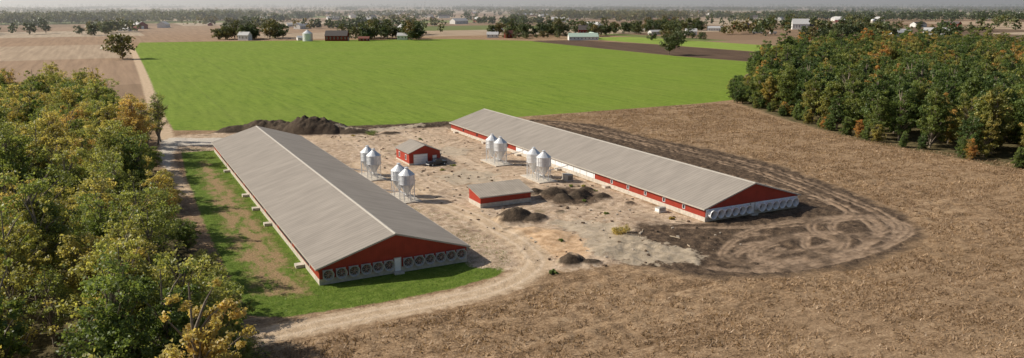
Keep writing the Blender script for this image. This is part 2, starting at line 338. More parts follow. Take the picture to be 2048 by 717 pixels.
def leafmat(name,stops,tr=.45,lo=.42,hi=1.15,lvh=.16,oiw=.82):
    m,nt=new_mat(name)
    oi=nt.nodes.new('ShaderNodeObjectInfo').outputs['Random']
    a=nt.nodes.new('ShaderNodeAttribute'); a.attribute_name='lv'
    geo=nt.nodes.new('ShaderNodeNewGeometry')
    g=noise(nt,geo.outputs['Position'],.05,2)
    f=mth(nt,'ADD',mth(nt,'MULTIPLY',oi,oiw),mth(nt,'MULTIPLY_ADD',a.outputs['Fac'],lvh,mth(nt,'MULTIPLY_ADD',g,1.0,-.48)),clamp=True)
    c=ramp(nt,f,stops)
    br=mth(nt,'MULTIPLY_ADD',a.outputs['Fac'],hi,lo)
    hs=nt.nodes.new('ShaderNodeHueSaturation'); nt.links.new(c,hs.inputs['Color']); nt.links.new(br,hs.inputs['Value'])
    d=nt.nodes.new('ShaderNodeBsdfPrincipled'); nt.links.new(hs.outputs[0],d.inputs['Base Color']); d.inputs['Roughness'].default_value=.5; d.inputs['Specular IOR Level'].default_value=.4
    t=nt.nodes.new('ShaderNodeBsdfTranslucent'); nt.links.new(mix(nt,1.0,hs.outputs[0],(1.45,1.4,.85),'MULTIPLY'),t.inputs[0])
    x=nt.nodes.new('ShaderNodeMixShader'); x.inputs[0].default_value=tr
    nt.links.new(d.outputs[0],x.inputs[1]); nt.links.new(t.outputs[0],x.inputs[2])
    o=nt.nodes.new('ShaderNodeOutputMaterial'); nt.links.new(x.outputs[0],o.inputs[0]); return m
M_leafL=leafmat('leaves_autumn',[(0,(.13,.18,.05)),(.26,(.185,.235,.065)),(.48,(.26,.285,.085)),(.66,(.35,.335,.105)),(.83,(.46,.385,.13)),(1,(.48,.34,.13))])
M_leafR=leafmat('leaves_green',[(0,(.085,.13,.042)),(.36,(.12,.17,.048)),(.6,(.17,.21,.058)),(.77,(.25,.25,.07)),(.9,(.36,.29,.09)),(1,(.46,.25,.08))])
M_leafF=leafmat('leaves_distant',[(0,(.06,.085,.038)),(.5,(.095,.12,.045)),(.8,(.15,.145,.055)),(1,(.2,.15,.06))],.25,.5,1.0)

# ------------------------------------------------------------------ trees
def leaves_np(C,R,n_per,size,r,flat=.75):
    k=len(C); cnt=np.maximum(3,(n_per*(R/R.mean())**2).astype(int)); idx=np.repeat(np.arange(k),cnt); n=len(idx)
    d=r.normal(size=(n,3)); d/=np.linalg.norm(d,axis=1)[:,None]
    rad=R[idx]*r.random(n)**.5*(1+.25*r.normal(size=n).clip(-1,2))
    p=C[idx]+d*rad[:,None]*np.array([1,1,flat])
    nr=d*.6+r.normal(size=(n,3))*.8+np.array([0,0,.45]); nr/=np.linalg.norm(nr,axis=1)[:,None]
    t=np.cross(nr,r.normal(size=(n,3))); t/=np.linalg.norm(t,axis=1)[:,None]; b=np.cross(nr,t)
    s=(size*(.6+.8*r.random(n)))[:,None]
    V=np.stack([p-t*s*.5,p+b*s*.36+nr*s*.08,p+t*s*.55,p-b*s*.36],1).reshape(-1,3)
    F=np.arange(4*n).reshape(n,4)
    cl=r.random(k); lv=np.clip(cl[idx]*.55+r.random(n)*.45,0,1)
    return V,F,lv
def tree_mesh(name,h,cr,base,seed,mat,nclump=55,nper=170,size=.4,topheavy=0,sparse=False,cs=(.15,.14)):
    r=np.random.default_rng(seed); rnd=random.Random(seed)
    mb=MB(); top=Vector((rnd.uniform(-.5,.5),rnd.uniform(-.5,.5),h*.9))
    pts=[Vector((0,0,-.3))]
    for i in range(1,6): pts.append(Vector((0,0,0)).lerp(top,i/5)+Vector((rnd.uniform(-.25,.25),rnd.uniform(-.25,.25),0)))
    tr=h*.018
    for i in range(5): mb.tube(pts[i],pts[i+1],tr*(1-i*.17),tr*(1-(i+1)*.17),7,0,False)
    C=[]
    nl=6
    lead=[(rnd.uniform(-.6,.6)*cr,rnd.uniform(-.6,.6)*cr,rnd.uniform(.66,1.0)) for _ in range(nl)]; lead[0]=(0,0,1)
    while len(C)<nclump:
        lx,ly,lh=lead[r.integers(nl)]
        d=r.normal(size=3); d/=np.linalg.norm(d); q=r.random()**.35
        x=d*q; z=base+(h-base)*lh*(.5+.5*x[2])
        w=(1-.4*max(0,x[2])+topheavy*x[2])*.64
        C.append(np.array([lx*(.4+.6*(z/h))+x[0]*cr*w,ly*(.4+.6*(z/h))+x[1]*cr*w,z]))
    C=np.array(C); R=cr*(cs[0]+cs[1]*r.random(nclump)**1.5)
    for j in range(0,nclump,2 if not sparse else 1):
        c=Vector(C[j]); zt=max(base*.6,c.z-cr*rnd.uniform(.5,1.1)); zt=min(zt,h*.85)
        s=Vector((top.x*zt/h,top.y*zt/h,zt)); m=s.lerp(c,.5)+Vector((0,0,.35))
        mb.tube(s,m,tr*.42,tr*.25,5,0,False); mb.tube(m,c,tr*.25,tr*.07,4,0,False)
        if sparse:
            for q in range(4):
                e=c+Vector((rnd.uniform(-1,1),rnd.uniform(-1,1),rnd.uniform(.1,1.3)))*(h/16); mb.tube(c.lerp(m,rnd.random()*.5),e,.05,.02,3,0,False)
    LV,LF,lv=leaves_np(C,R,nper,size,r)
    tv=np.array(mb.v); tf=np.array([f for f in mb.f]); 
    VV=np.concatenate([tv,LV]); FF=np.concatenate([tf,LF+len(tv)])
    mi=np.concatenate([np.zeros(len(tf)),np.ones(len(LF))]); at_=np.concatenate([np.zeros(len(tf)),lv])
    return np_mesh(name,VV,FF,[M_bark,mat],mi,{'lv':('FACE',at_)})
TL=[tree_mesh('treeL%d'%i,h,c,b,20+i,M_leafL,nc,npp,.33,0,False,(.10,.1)) for i,(h,c,b,nc,npp) in enumerate([(17,6.6,2.5,180,62),(15,6.0,2,160,62),(19,6.2,4,165,60),(13,6.0,1.5,160,62),(19,4.2,3,115,60),(16.5,6.4,3.5,100,42)])]
TR=[tree_mesh('treeR%d'%i,h,c,b,50+i,M_leafR,nc,npp,.5,0,False,(.12,.11)) for i,(h,c,b,nc,npp) in enumerate([(20,6.0,1.2,160,52),(18,5.2,1,140,52),(23,5.6,1.6,170,52),(16,5.8,.6,140,52)])]
TF=[tree_mesh('treeF%d'%i,h,c,b,80+i,M_leafF,34,26,1.3,0,False,(.2,.14)) for i,(h,c,b) in enumerate([(20,9,1.6),(16,8.5,1.2),(23,8.5,2),(14,9,1.)])]
TS=[tree_mesh('treeS%d'%i,17.5,3.8,4.5,95+i,M_leafL,56,34,.34,.1,True,(.2,.13)) for i in range(2)]
BUSH=tree_mesh('twig_bush',3.2,2.4,.3,140,M_leafL,26,10,.2,.1,True,(.2,.13))
def jit(poly,sp,r,j=.42):
    xs=[p[0] for p in poly]; ys=[p[1] for p in poly]
    gx,gy=np.meshgrid(np.arange(min(xs),max(xs),sp),np.arange(min(ys),max(ys),sp*.9)); gx=gx.ravel()+r.uniform(-j,j,gx.size)*sp; gy=gy.ravel()+r.uniform(-j,j,gy.size)*sp
    k=poly_sd(gx,gy,poly)>0; return gx[k],gy[k]
# left woodland
WL=[(-5,46),(6,66),(8,90),(8,110),(6.5,130),(6,160),(7,200),(5,235),(3.5,262),(1,300),(-3,360),(-9,395),(-75,395),(-62,240),(-45,110),(-38,46)]
gx,gy=jit(WL,8.0,rng)
wl=empty('woodland')
for x,y in zip(gx,gy):
    s=rng.uniform(.62,1.12); m=TL[rng.integers(6)]
    if y<150: obj('deciduous_tree',m,(x,y,0),None,rng.uniform(0,6.28),s)
    else: obj('tree',m,(x,y,0),wl,rng.uniform(0,6.28),s)
obj('sparse_tree',TS[0],(12,256,0)); obj('sparse_tree',TS[1],(9,250,0),None,1.,.95); obj('sparse_tree',TS[0],(13,262,0),None,2.,.8)
for x,y,s in[(9.5,96,.8),(10,86,.5),(10,120,.5),(9.6,106,.65),(9.5,140,.5),(9.8,72,.6),(9,170,.5),(9.5,190,.42),(8,215,.55)]: obj('deciduous_tree',TL[3],(x,y,0),None,x*7+y,s)
for x,y,s in[(12.5,90,1.),(13.5,84,.9),(12,80,1.2),(13,95,.8),(11,76,1.2)]: obj('bare_bush',BUSH,(x,y,0),None,x*7,s)
# right woodland
WR=[(213,70),(213,120),(214,165),(225,203),(242,246),(257,266),(300,302),(340,347),(385,380),(430,408),(560,440),(640,380),(560,300),(400,200),(300,120),(240,60)]
gx,gy=jit(WR,8.2,rng)
wr=empty('woodland',(0,0,0))
for x,y in zip(gx,gy):
    s=rng.uniform(.7,1.1)
    sd=poly_sd(np.array([x]),np.array([y]),WR)[0]
    if sd<5: s*=.88
    obj('tree',TR[rng.integers(4)],(x,y,0),wr,rng.uniform(0,6.28),s)
for t in range(20):
    f=t/19; x=243+14*f*2.2+rng.uniform(-4,2); y=243+24*f*1.6+rng.uniform(-2,5)
    obj('tree',TR[3],(x-3,y+2,0),wr,rng.uniform(0,6.28),rng.uniform(.4,.64))
for k in range(34):   # understorey along the wood's edge
    y=rng.uniform(100,240); x=212+max(0,(y-165)*.36)+rng.uniform(-3,1)
    obj('tree',TR[3],(x,y,-.5),wr,rng.uniform(0,6.28),rng.uniform(.25,.45))
# lone trees
obj('deciduous_tree',TF[1],(13,674,0),None,.5,(1.6,1.6,1.5)); 
obj('deciduous_tree',tree_mesh('tree_flat',16,11,4,131,M_leafF,60,60,.8,.35,True,(.13,.10)),(416,518,0),None,0,1.2)
def cluster(name,pts,proto=TF,s0=.85,s1=1.3):
    e=empty(name)
    for x,y in pts: obj('tree',proto[rng.integers(len(proto))],(x,y,0),e,rng.uniform(0,6.28),rng.uniform(s0,s1))
def rp(n,x0,x1,y0,y1): return [(rng.uniform(x0,x1),rng.uniform(y0,y1)) for _ in range(n)]
cluster('farm_trees',rp(16,140,200,955,1010)+rp(5,118,136,975,1000))
cluster('farm_trees',rp(26,262,345,885,970)+rp(6,316,332,862,880))
cluster('farm_trees',rp(24,455,560,880,950)+rp(10,560,640,850,920))
cluster('farm_trees',rp(10,440,500,835,865),TF,.35,.7)
cluster('farm_trees',rp(18,640,720,880,960)+rp(12,700,790,900,1000))
cluster('farm_trees',rp(16,800,900,960,1080))
cluster('farm_trees',rp(20,990,1120,900,1060)+rp(12,960,1010,740,830))
cluster('farm_trees',rp(10,840,960,700,760)+rp(12,700,800,600,680))
cluster('farm_trees',rp(6,-30,10,1180,1260)+rp(6,170,215,1265,1330)+rp(5,-150,-60,1240,1300))
cluster('farm_trees',rp(10,1060,1200,700,860)+rp(10,560,640,700,760),TF,.5,.9)
def treeline(pts,s0=.7,s1=1.2,seed=0):
    r=np.random.default_rng(seed); n=len(pts)
    x=np.array(pts); 
    k=9; C=[];R=[]
    for i in range(n):
        s=r.uniform(s0,s1); h=18*s
        for j in range(k):
            C.append((x[i,0]+r.normal()*3.2*s,x[i,1]+r.normal()*3.2*s,h*r.uniform(.18,.92))); R.append(3.3*s*r.uniform(.8,1.25))
    C=np.array(C);R=np.array(R)
    V,F,lv=leaves_np(C,R,7,3.2,r)
    me=np_mesh('distant_treeline',V,F,[M_leafF],None,{'lv':('FACE',lv)})
    obj('distant_treeline',me)
def along(x0,y0,x1,y1,n,w,r): 
    t=r.random(n); return list(zip(x0+(x1-x0)*t+r.normal(size=n)*w,y0+(y1-y0)*t+r.normal(size=n)*w))
r=np.random.default_rng(5)
treeline(along(-420,1780,330,2080,620,34,r),1.0,1.5,1)
treeline(along(1090,1850,1330,1610,330,32,r),.95,1.4,2)
treeline(along(1500,1500,2100,1080,420,40,r),.95,1.4,3)
treeline(along(1300,2500,1900,2300,240,20,r),.7,1.1,4)
treeline(along(300,1330,420,1330,26,8,r)+along(700,1500,820,1420,40,12,r)+along(-200,1330,-120,1330,14,8,r),.6,1.,5)
for q in range(72):
    d=r.uniform(2300,7500); a=math.radians(r.uniform(-12,66)); cx=d*math.sin(a);cy=d*math.cos(a); L=r.uniform(150,700)*(d/3500)
    if r.random()<.5: p=along(cx-L,cy,cx+L,cy,int(L/7)+10,14*d/3000,r)
    else: p=along(cx,cy-L*.6,cx+L*.3,cy+L*.6,int(L/8)+10,18*d/3000,r)
    treeline(p,.7,1.15,100+q)
for d,n in((8200,700),(10500,800)):
    pts=[]
    for k in range(n):
        a=math.radians(r.uniform(-10,66)); dd=d*r.uniform(.93,1.07); pts.append((dd*math.sin(a),dd*math.cos(a)))
    treeline(pts,1.3,2.2,300+d)
for q in range(100):
    d=r.uniform(1050,2800); a=math.radians(r.uniform(-5,62)); cx=d*math.sin(a);cy=d*math.cos(a)
    treeline(along(cx-25,cy,cx+25,cy+15,r.integers(3,16),10,r),.65,1.15,500+q)

# ------------------------------------------------------------------ fan prototype (faces -Y)
def ring(mb,y0,r0,y1,r1,n=24,mi=0,z=0):
    vs=[];
    for yy,rr in((y0,r0),(y1,r1)):
        for i in range(n):
            t=2*math.pi*i/n; vs.append((rr*math.cos(t),yy,rr*math.sin(t)))
    mb.add(vs,[(i,(i+1)%n,n+(i+1)%n,n+i) for i in range(n)],mi)
def fan_mesh(name,cone,depth,sc_=1.0,sq=True):
    mb=MB()
    ring(mb,-.02,.66,-depth,.86,24,0); ring(mb,-depth,.86,-depth,.95,24,0); ring(mb,-depth,.95,-.02,.74,24,0)
    if sq: mb.box(-.8,.8,-.02,.06,-.8,.8,0)
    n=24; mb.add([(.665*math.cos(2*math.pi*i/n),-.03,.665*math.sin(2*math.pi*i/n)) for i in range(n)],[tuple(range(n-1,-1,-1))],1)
    for b in range(6):
        t=b*math.pi/3; c,s=math.cos(t),math.sin(t)
        def Rr(x,y,z): return (x*c-z*s,y,x*s+z*c)
        mb.add([Rr(.08,-.16,-.06),Rr(.6,-.22,-.14),Rr(.6,-.10,.14),Rr(.08,-.12,.06)],[(0,1,2,3)],2)
    mb.tube((0,-.25,0),(0,-.05,0),.11,.11,10,2)
    for rr in(.25,.45,.62): ring(mb,-.3,rr,-.3,rr+.015,24,3)
    for t in range(4):
        a=t*math.pi/4; mb.tube((-.68*math.cos(a),-.31,-.68*math.sin(a)),(.68*math.cos(a),-.31,.68*math.sin(a)),.012,.012,4,3)
    mb.v=[(x*sc_,y,z*sc_) for x,y,z in mb.v]
    return mb.mesh(name,[cone,M_dark,M_blade,M_galvs])
FAN1=fan_mesh('fan_aged',M_fang,.5,.95); FAN2=fan_mesh('fan_white',M_fan,1.15,.93)

# ------------------------------------------------------------------ long barns
def long_barn(x0,x1,y0,y1,he,hr,fan,fanx,doorx,kind):
    e=empty('livestock_barn',(0,0,0)); xm=(x0+x1)/2
    mb=MB(); mb.prism([(x0,.85),(x1,.85),(x1,he),(xm,hr-.12),(x0,he)],y0,y1,0)
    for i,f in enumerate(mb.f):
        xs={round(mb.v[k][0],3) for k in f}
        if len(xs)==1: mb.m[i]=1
    obj('walls',mb.mesh('walls',[M_red,M_redy]),(0,0,0),e)
    mb=MB(); mb.box(x0-.06,x1+.06,y0-.06,y1+.06,-.4,.9,0); obj('foundation',mb.mesh('foundation',[M_conc]),(0,0,0),e)
    ov=.55; sl=(hr-he)/(xm-x0); zz=he-ov*sl; t=.14
    mb=MB()
    mb.prism([(x0-ov,zz),(xm,hr),(xm,hr+t),(x0-ov,zz+t)],y0-.35,y1+.35,0)
    mb.prism([(xm,hr),(x1+ov,zz),(x1+ov,zz+t),(xm,hr+t)],y0-.35,y1+.35,0)
    obj('roof',mb.mesh('roof',[M_roof]),(0,0,0),e)
    mb=MB()
    mb.prism([(xm-.3,hr+t-.07),(xm+.3,hr+t-.07),(xm,hr+t+.06)],y0-.30,y1+.30,0)
    for ya in(y0-.40,y1+.352):
        mb.prism([(x0-ov,zz-.1),(xm,hr-.1),(xm,hr+t+.02),(x0-ov,zz+t+.02)],ya,ya+.045,0)
        mb.prism([(xm,hr-.1),(x1+ov,zz-.1),(x1+ov,zz+t+.02),(xm,hr+t+.02)],ya,ya+.045,0)
    mb.box(x0-ov-.05,x0-ov-.004,y0-.35,y1+.35,zz-.12,zz+t+.01,0); mb.box(x1+ov+.004,x1+ov+.05,y0-.35,y1+.35,zz-.12,zz+t+.01,0)
    obj('trim',mb.mesh('trim',[M_trim]),(0,0,0),e)
    for fx in fanx: obj('exhaust_fan',fan,(fx,y0-.07,1.55),e)
    mb=MB(); mb.box(doorx-.5,doorx+.5,y0-.12,y0-.02,.35,2.45,0); mb.box(doorx-.62,doorx+.62,y0-.09,y0-.03,.33,2.57,1)
    mb.box(doorx-.8,doorx+.8,y0-1.0,y0-.065,-.1,.28,2); obj('door',mb.mesh('door',[M_white,M_trim,M_conc]),(0,0,0),e)
    for side,xw in((-1,x0),(1,x1)):
        mb=MB()
        a,b=(xw-.07,xw-.01) if side<0 else (xw+.01,xw+.07)
        if kind==1:
            yy=y0+6
            while yy<y1-14:
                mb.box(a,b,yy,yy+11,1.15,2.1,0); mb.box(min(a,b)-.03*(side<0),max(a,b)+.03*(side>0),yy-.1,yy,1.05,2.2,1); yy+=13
        else:
            for w in list(np.arange(y0+6,151,6.4)):
                mb.box(a,b,w,w+.85,1.2,2.15,1); mb.box(a-.02*(side<0),b+.02*(side>0),w+.12,w+.73,1.3,2.05,2)
            if side<0:
                mb.box(a,b,152.5,193,.93,2.35,1)
                yy=153
                while yy<192: mb.box(a-.03,a,yy,yy+.12,.93,2.38,3); yy+=3.0
                yy=198
                while yy<y1-6: mb.box(a,b,yy,yy+.9,1.25,1.95,0); yy+=10.5
            else:
                yy=156
                while yy<y1-10: mb.box(a,b,yy,yy+8.5,1.25,1.95,0); yy+=10.5
        obj('side_openings',mb.mesh('side_openings',[M_dark,M_curt,M_glass,M_trim]),(0,0,0),e)
    return e
f1=[27.0,29.05,31.05,33.0,34.9,36.7,39.9,41.75,43.6,45.5,47.35,49.15]
b1=long_barn(25.7,50.2,113.1,236.5,2.75,6.5,FAN1,f1,38.2,1)
f2=[102.8+i*1.86 for i in range(6)]+[115.6+i*1.86 for i in range(6)]
b2=long_barn(101.6,126.6,113.4,240.2,2.75,6.5,FAN2,f2,113.9,2)
mb=MB(); mb.box(101.7,113.2,113.3,113.385,.92,2.5,0); mb.box(114.6,126.5,113.3,113.385,.92,2.5,0); obj('fan_panel',mb.mesh('fan_panel',[M_curt]),(0,0,0),b2)
mb=MB()
for yy in (122.5,150,163,176,205): mb.box(24.2,25.6,yy,yy+1.4,0,.5,0)
obj('pump_out_covers',mb.mesh('covers',[M_conc]),(0,0,0),b1)
mb=MB()
for yy in np.arange(146,238,22.): mb.box(100.2,101.5,yy,yy+1.5,0,.5,0)
obj('pump_out_covers',mb.mesh('covers2',[M_conc]),(0,0,0),b2)

# ------------------------------------------------------------------ silos
def silo_parts():
    mb=MB(); n=20; R=1.72
    mb.tube((0,0,3.7),(0,0,5.75),R,R,n,0)
    mb.tube((0,0,1.35),(0,0,3.7),.28,R-.002,n,1,False); mb.tube((0,0,1.1),(0,0,1.35),.3,.3,10,1)
    mb.tube((0,0,5.75),(0,0,7.0),R+.08,.38,n,1,False); mb.tube((0,0,7.0),(0,0,7.25),.42,.42,12,1); mb.tube((0,0,7.25),(0,0,7.4),.5,.1,12,1)
    for k in(3.7,4.7,5.72): mb.tube((0,0,k-.04),(0,0,k+.04),R+.05,R+.05,n,1)
    for k in range(8):
        a=2*math.pi*k/8+.2; c,s=math.cos(a),math.sin(a); c2,s2=math.cos(a+math.pi/4),math.sin(a+math.pi/4)
        mb.tube((R*c,R*s,0.1),(R*c,R*s,5.6),.07,.07,5,1)
        if k%2==0: mb.tube((R*c,R*s,.3),(R*c2,R*s2,3.3),.03,.03,4,1)
        else: mb.tube((R*c,R*s,3.3),(R*c2,R*s2,.3),.03,.03,4,1)
        mb.tube((R*c,R*s,2.0),(R*c2,R*s2,2.0),.03,.03,4,1)
    for o in(-.2,.2): mb.tube((o,-R-.15,.3),(o,-R-.15,5.8),.025,.025,4,1)
    for z in np.arange(.5,5.7,.4): mb.tube((-.2,-R-.15,z),(.2,-R-.15,z),.02,.02,4,1)
    mb.tube((0,-R-.1,5.8),(0,-.4,7.05),.03,.03,4,1)
    return mb.mesh('silo',[M_galv,M_galvs])
SILO=silo_parts()
PADM=MB(); PADM.box(-2.5,2.5,-4.9,4.9,-.3,.22,0)
pm=PADM.mesh('pad',[M_conc])
for (x,y) in [(55.8,183.0),(55.5,158.8),(91.1,184.6),(91.5,162.1)]:
    for dy in(-2.5,2.5):
        e=empty('feed_silo',(x,y+dy,0)); obj('bin',SILO,(0,0,.15),e,rng.uniform(-.3,.3))
    mb=MB(); d=1 if x>70 else -1
    mb.tube((0,2.5,1.2),(0,-2.5,1.2),.09,.09,6,0); mb.tube((0,0,1.3),(d*(8.5 if d>0 else 5.0),0,2.6),.09,.09,6,0)
    obj('feed_auger',mb.mesh('auger',[M_galvs]),(x,y,0)); obj('concrete_pad',pm,(x,y,0))

# ------------------------------------------------------------------ gable building generic
def gable_bld(name,x,y,w,l,he,hr,wall,roof,rot=0,wins=True,door=None,found=True,ov=.35,trim=None):
    e=empty(name,(x,y,0),rot); xm=0
    mb=MB(); mb.prism([(-w/2,0),(w/2,0),(w/2,he),(0,hr),(-w/2,he)],-l/2,l/2,0); obj('walls',mb.mesh('walls',[wall]),(0,0,0),e)
    if found:
        mb=MB(); mb.box(-w/2-.05,w/2+.05,-l/2-.05,l/2+.05,-.3,.45,0); obj('foundation',mb.mesh('fnd',[M_conc]),(0,0,0),e)
    sl=(hr-he)/(w/2); t=.15; zz=he-ov*sl+.02; hr2=hr+.02
    mb=MB(); mb.prism([(-w/2-ov,zz),(0,hr2),(0,hr2+t),(-w/2-ov,zz+t)],-l/2-ov,l/2+ov,0); mb.prism([(0,hr2),(w/2+ov,zz),(w/2+ov,zz+t),(0,hr2+t)],-l/2-ov,l/2+ov,0)
    obj('roof',mb.mesh('roof',[roof]),(0,0,0),e)
    mb=MB()
    if wins:
        nw=max(2,int(l/4))
        for i in range(nw):
            yy=-l/2+(i+.5)*l/nw
            for s in(-1,1):
                xa=s*(w/2+.03); mb.box(min(xa,xa+s*.03),max(xa,xa+s*.03),yy-.45,yy+.45,he*.38,he*.75,0)
                xb=s*(w/2+.005); mb.box(min(xb,xb+s*.04),max(xb,xb+s*.04),yy-.57,yy+.57,he*.38-.12,he*.75+.12,1)
    if door:
        for (dx,dw,dh) in door:
            mb.box(dx-dw/2,dx+dw/2,-l/2-.09,-l/2-.02,.05,dh,1); mb.box(dx-dw/2-.12,dx+dw/2+.12,-l/2-.075,-l/2-.01,.05,dh+.12,2)
            for k in range(1,4): mb.box(dx-dw/2,dx+dw/2,-l/2-.10,-l/2-.092,dh*k/4-.02,dh*k/4+.02,2)
    if mb.v: obj('openings',mb.mesh('openings',[M_glass,M_white,M_trim]),(0,0,0),e)
    return e
gable_bld('garage',73.4,197,8.8,10.2,3.2,5.0,M_red,M_roof,0,True,[(-1.2,3.8,2.7),(2.8,1.0,2.1)])
e=empty('storage_shed',(73,146.2,0)); mb=MB()
mb.add([(-6,-2.9,.9),(6,-2.9,.9),(6,2.9,.9),(-6,2.9,.9),(-6,-2.9,2.35),(6,-2.9,2.35),(6,2.9,3.5),(-6,2.9,3.5)],[(0,3,2,1),(4,5,6,7),(0,1,5,4),(1,2,6,5),(2,3,7,6),(3,0,4,7)],0)
obj('walls',mb.mesh('walls',[M_red]),(0,0,0),e)
mb=MB(); mb.box(-6.08,6.08,-2.98,2.98,-.3,.92,0); obj('foundation',mb.mesh('f',[M_conc]),(0,0,0),e)
m_roofx=simple('roof_metal_small',(.42,.36,.29),.5,0,.15,.5,.3,ribs=(0,.6),ribd=.04,ribdark=.5)
mb=MB()
mb.add([(-6.4,-3.4,2.28),(6.4,-3.4,2.28),(6.4,3.3,3.61),(-6.4,3.3,3.61),(-6.4,-3.4,2.42),(6.4,-3.4,2.42),(6.4,3.3,3.75),(-6.4,3.3,3.75)],[(0,3,2,1),(4,5,6,7),(0,1,5,4),(1,2,6,5),(2,3,7,6),(3,0,4,7)],0)
obj('roof',mb.mesh('roof',[m_roofx]),(0,0,0),e)
mb=MB(); mb.box(-6.45,6.45,-3.46,-3.41,2.2,2.46,0); obj('eave_trim',mb.mesh('t',[M_trim]),(0,0,0),e)

# ------------------------------------------------------------------ pickup truck
M_car=simple('car_paint',(.02,.03,.05),.25,.3,.05,1,.6); M_tyre=simple('tyre',(.02,.02,.02),.9)
def pickup(x,y,rot):
    e=empty('pickup_truck',(x,y,0),rot)
    prof=[(-2.8,.45),(2.75,.45),(2.8,.95),(2.6,1.12),(1.35,1.2),(.75,1.82),(-.75,1.86),(-.95,1.25),(-2.8,1.22)]
    mb=MB(); mb.prism([(px,pz) for px,pz in prof],-.95,.95,0)
    me=mb.mesh('body',[M_car]); o=obj('body',me,(0,0,0),e); bm=o.modifiers.new('b','BEVEL'); bm.width=.07; bm.segments=2
    mb=MB()
    for s in(-1,1):
        ya=s*.953
        mb.add([(1.15,ya,1.27),(.7,ya,1.72),(.05,ya,1.75),(.05,ya,1.27)],[(0,1,2,3)],0); mb.add([(-.05,ya,1.27),(-.05,ya,1.75),(-.68,ya,1.76),(-.8,ya,1.3)],[(0,1,2,3)],0)
    mb.add([(1.33,-.8,1.235),(1.33,.8,1.235),(.82,.75,1.77),(.82,-.75,1.77)],[(0,1,2,3)],0)
    mb.box(-2.65,-1.05,-.8,.8,1.0,1.235,0)
    obj('windows',mb.mesh('w',[M_glass]),(0,0,0),e)
    for wx in(-1.8,1.8):
        for s in(-1,1):
            mb=MB(); mb.tube((wx,s*.72,.4),(wx,s*.98,.4),.4,.4,16,0); mb.tube((wx,s*.98,.4),(wx,s*1.0,.4),.22,.2,12,1); obj('wheel',mb.mesh('wh',[M_tyre,M_galvs]),(0,0,0),e)
    mb=MB(); mb.box(2.78,2.86,-.9,.9,.45,.65,0); mb.box(-2.88,-2.8,-.9,.9,.45,.65,0)
    for s in(-.7,.7): mb.box(2.76,2.83,s-.18,s+.18,.8,.98,1)
    obj('bumpers_and_lights',mb.mesh('bp',[M_galvs,M_white]),(0,0,0),e)
pickup(75.6,188.9,math.radians(8))

def util(name,x,y,w,l,h,mat,rot=0):
    e=empty(name,(x,y,0),rot)
    mb=MB(); mb.box(-w/2,w/2,-l/2,l/2,.15,h,0); o=obj('cabinet',mb.mesh('c',[mat]),(0,0,0),e); b=o.modifiers.new('b','BEVEL'); b.width=.05
    mb=MB(); mb.box(-w/2-.15,w/2+.15,-l/2-.15,l/2+.15,-.2,.15,0); obj('base',mb.mesh('bs',[M_conc]),(0,0,0),e)
    mb=MB()
    for k in range(5): mb.box(-w/2+.15,w/2-.15,-l/2-.03,-l/2-.005,.4+k*.18,.48+k*.18,0)
    mb.box(-w/2-.05,w/2+.05,-l/2-.05,l/2+.05,h,h+.06,1); obj('louvres_and_lid',mb.mesh('l',[M_dark,M_trim]),(0,0,0),e)
util('generator',97.0,157.5,1.6,2.6,1.5,M_trim); util('utility_box',98.6,123.5,1.8,1.4,.9,M_white); 
util('generator',79.6,198,1.2,2.0,1.3,M_trim)
def shrub(x,y,rad,h,mat,seed,name='weed_clump'):
    r=np.random.default_rng(seed); C=np.stack([x+r.normal(size=18)*rad*.5,y+r.normal(size=18)*rad*.5,h*r.random(18)*.7],1)
    V,F,lv=leaves_np(C,np.full(18,rad*.33),60,.22,r); obj(name,np_mesh(name,V,F,[mat],None,{'lv':('FACE',lv)}))
shrub(82.5,115,1.9,1.6,M_leafL,5); shrub(71,251,2,1.8,M_leafL,6); shrub(75.5,245,2.4,1.8,M_leafL,7); shrub(60,101.5,.6,.6,M_leafL,8)
for k in range(16): shrub(rng.uniform(66,98),rng.uniform(100,255) if k%2 else rng.uniform(115,160),.5,.4,M_leafL,40+k)
# scattered clods, blocks and timber offcuts lying in the yard
mb=MB(); rr=random.Random(3)
for k in range(420):
    x=rr.uniform(61,100); y=rr.uniform(98,256)
    if 66<x<80 and 141<y<151 or 68<x<79 and 190<y<203 or 88<x<95 and 156<y<191: continue
    if k<370:
        s=rr.uniform(.08,.28); a=rr.uniform(0,3); 
        vs=[Vector((rr.uniform(.7,1.2)*s*sx_,rr.uniform(.7,1.2)*s*sy_,(s*rr.uniform(.6,1.) if sz_ else -.1))) for sz_ in(0,1) for (sx_,sy_) in((-1,-1),(1,-1),(1,1),(-1,1))]
        mb.add([(v.x*math.cos(a)-v.y*math.sin(a)+x,v.x*math.sin(a)+v.y*math.cos(a)+y,v.z) for v in vs],[(0,3,2,1),(4,5,6,7),(0,1,5,4),(1,2,6,5),(2,3,7,6),(3,0,4,7)],rr.choice([0,0,1]))
    else:
        a=rr.uniform(0,3.1); L2=rr.uniform(.8,2.2); mb.tube((x,y,.15),(x+L2*math.cos(a),y+L2*math.sin(a),.2),.09,.09,4,2)
obj('yard_debris',mb.mesh('yard_debris',[simple('clod',(.13,.09,.06),.95),simple('stone',(.4,.34,.27),.9),simple('timber',(.5,.4,.28),.8)]))

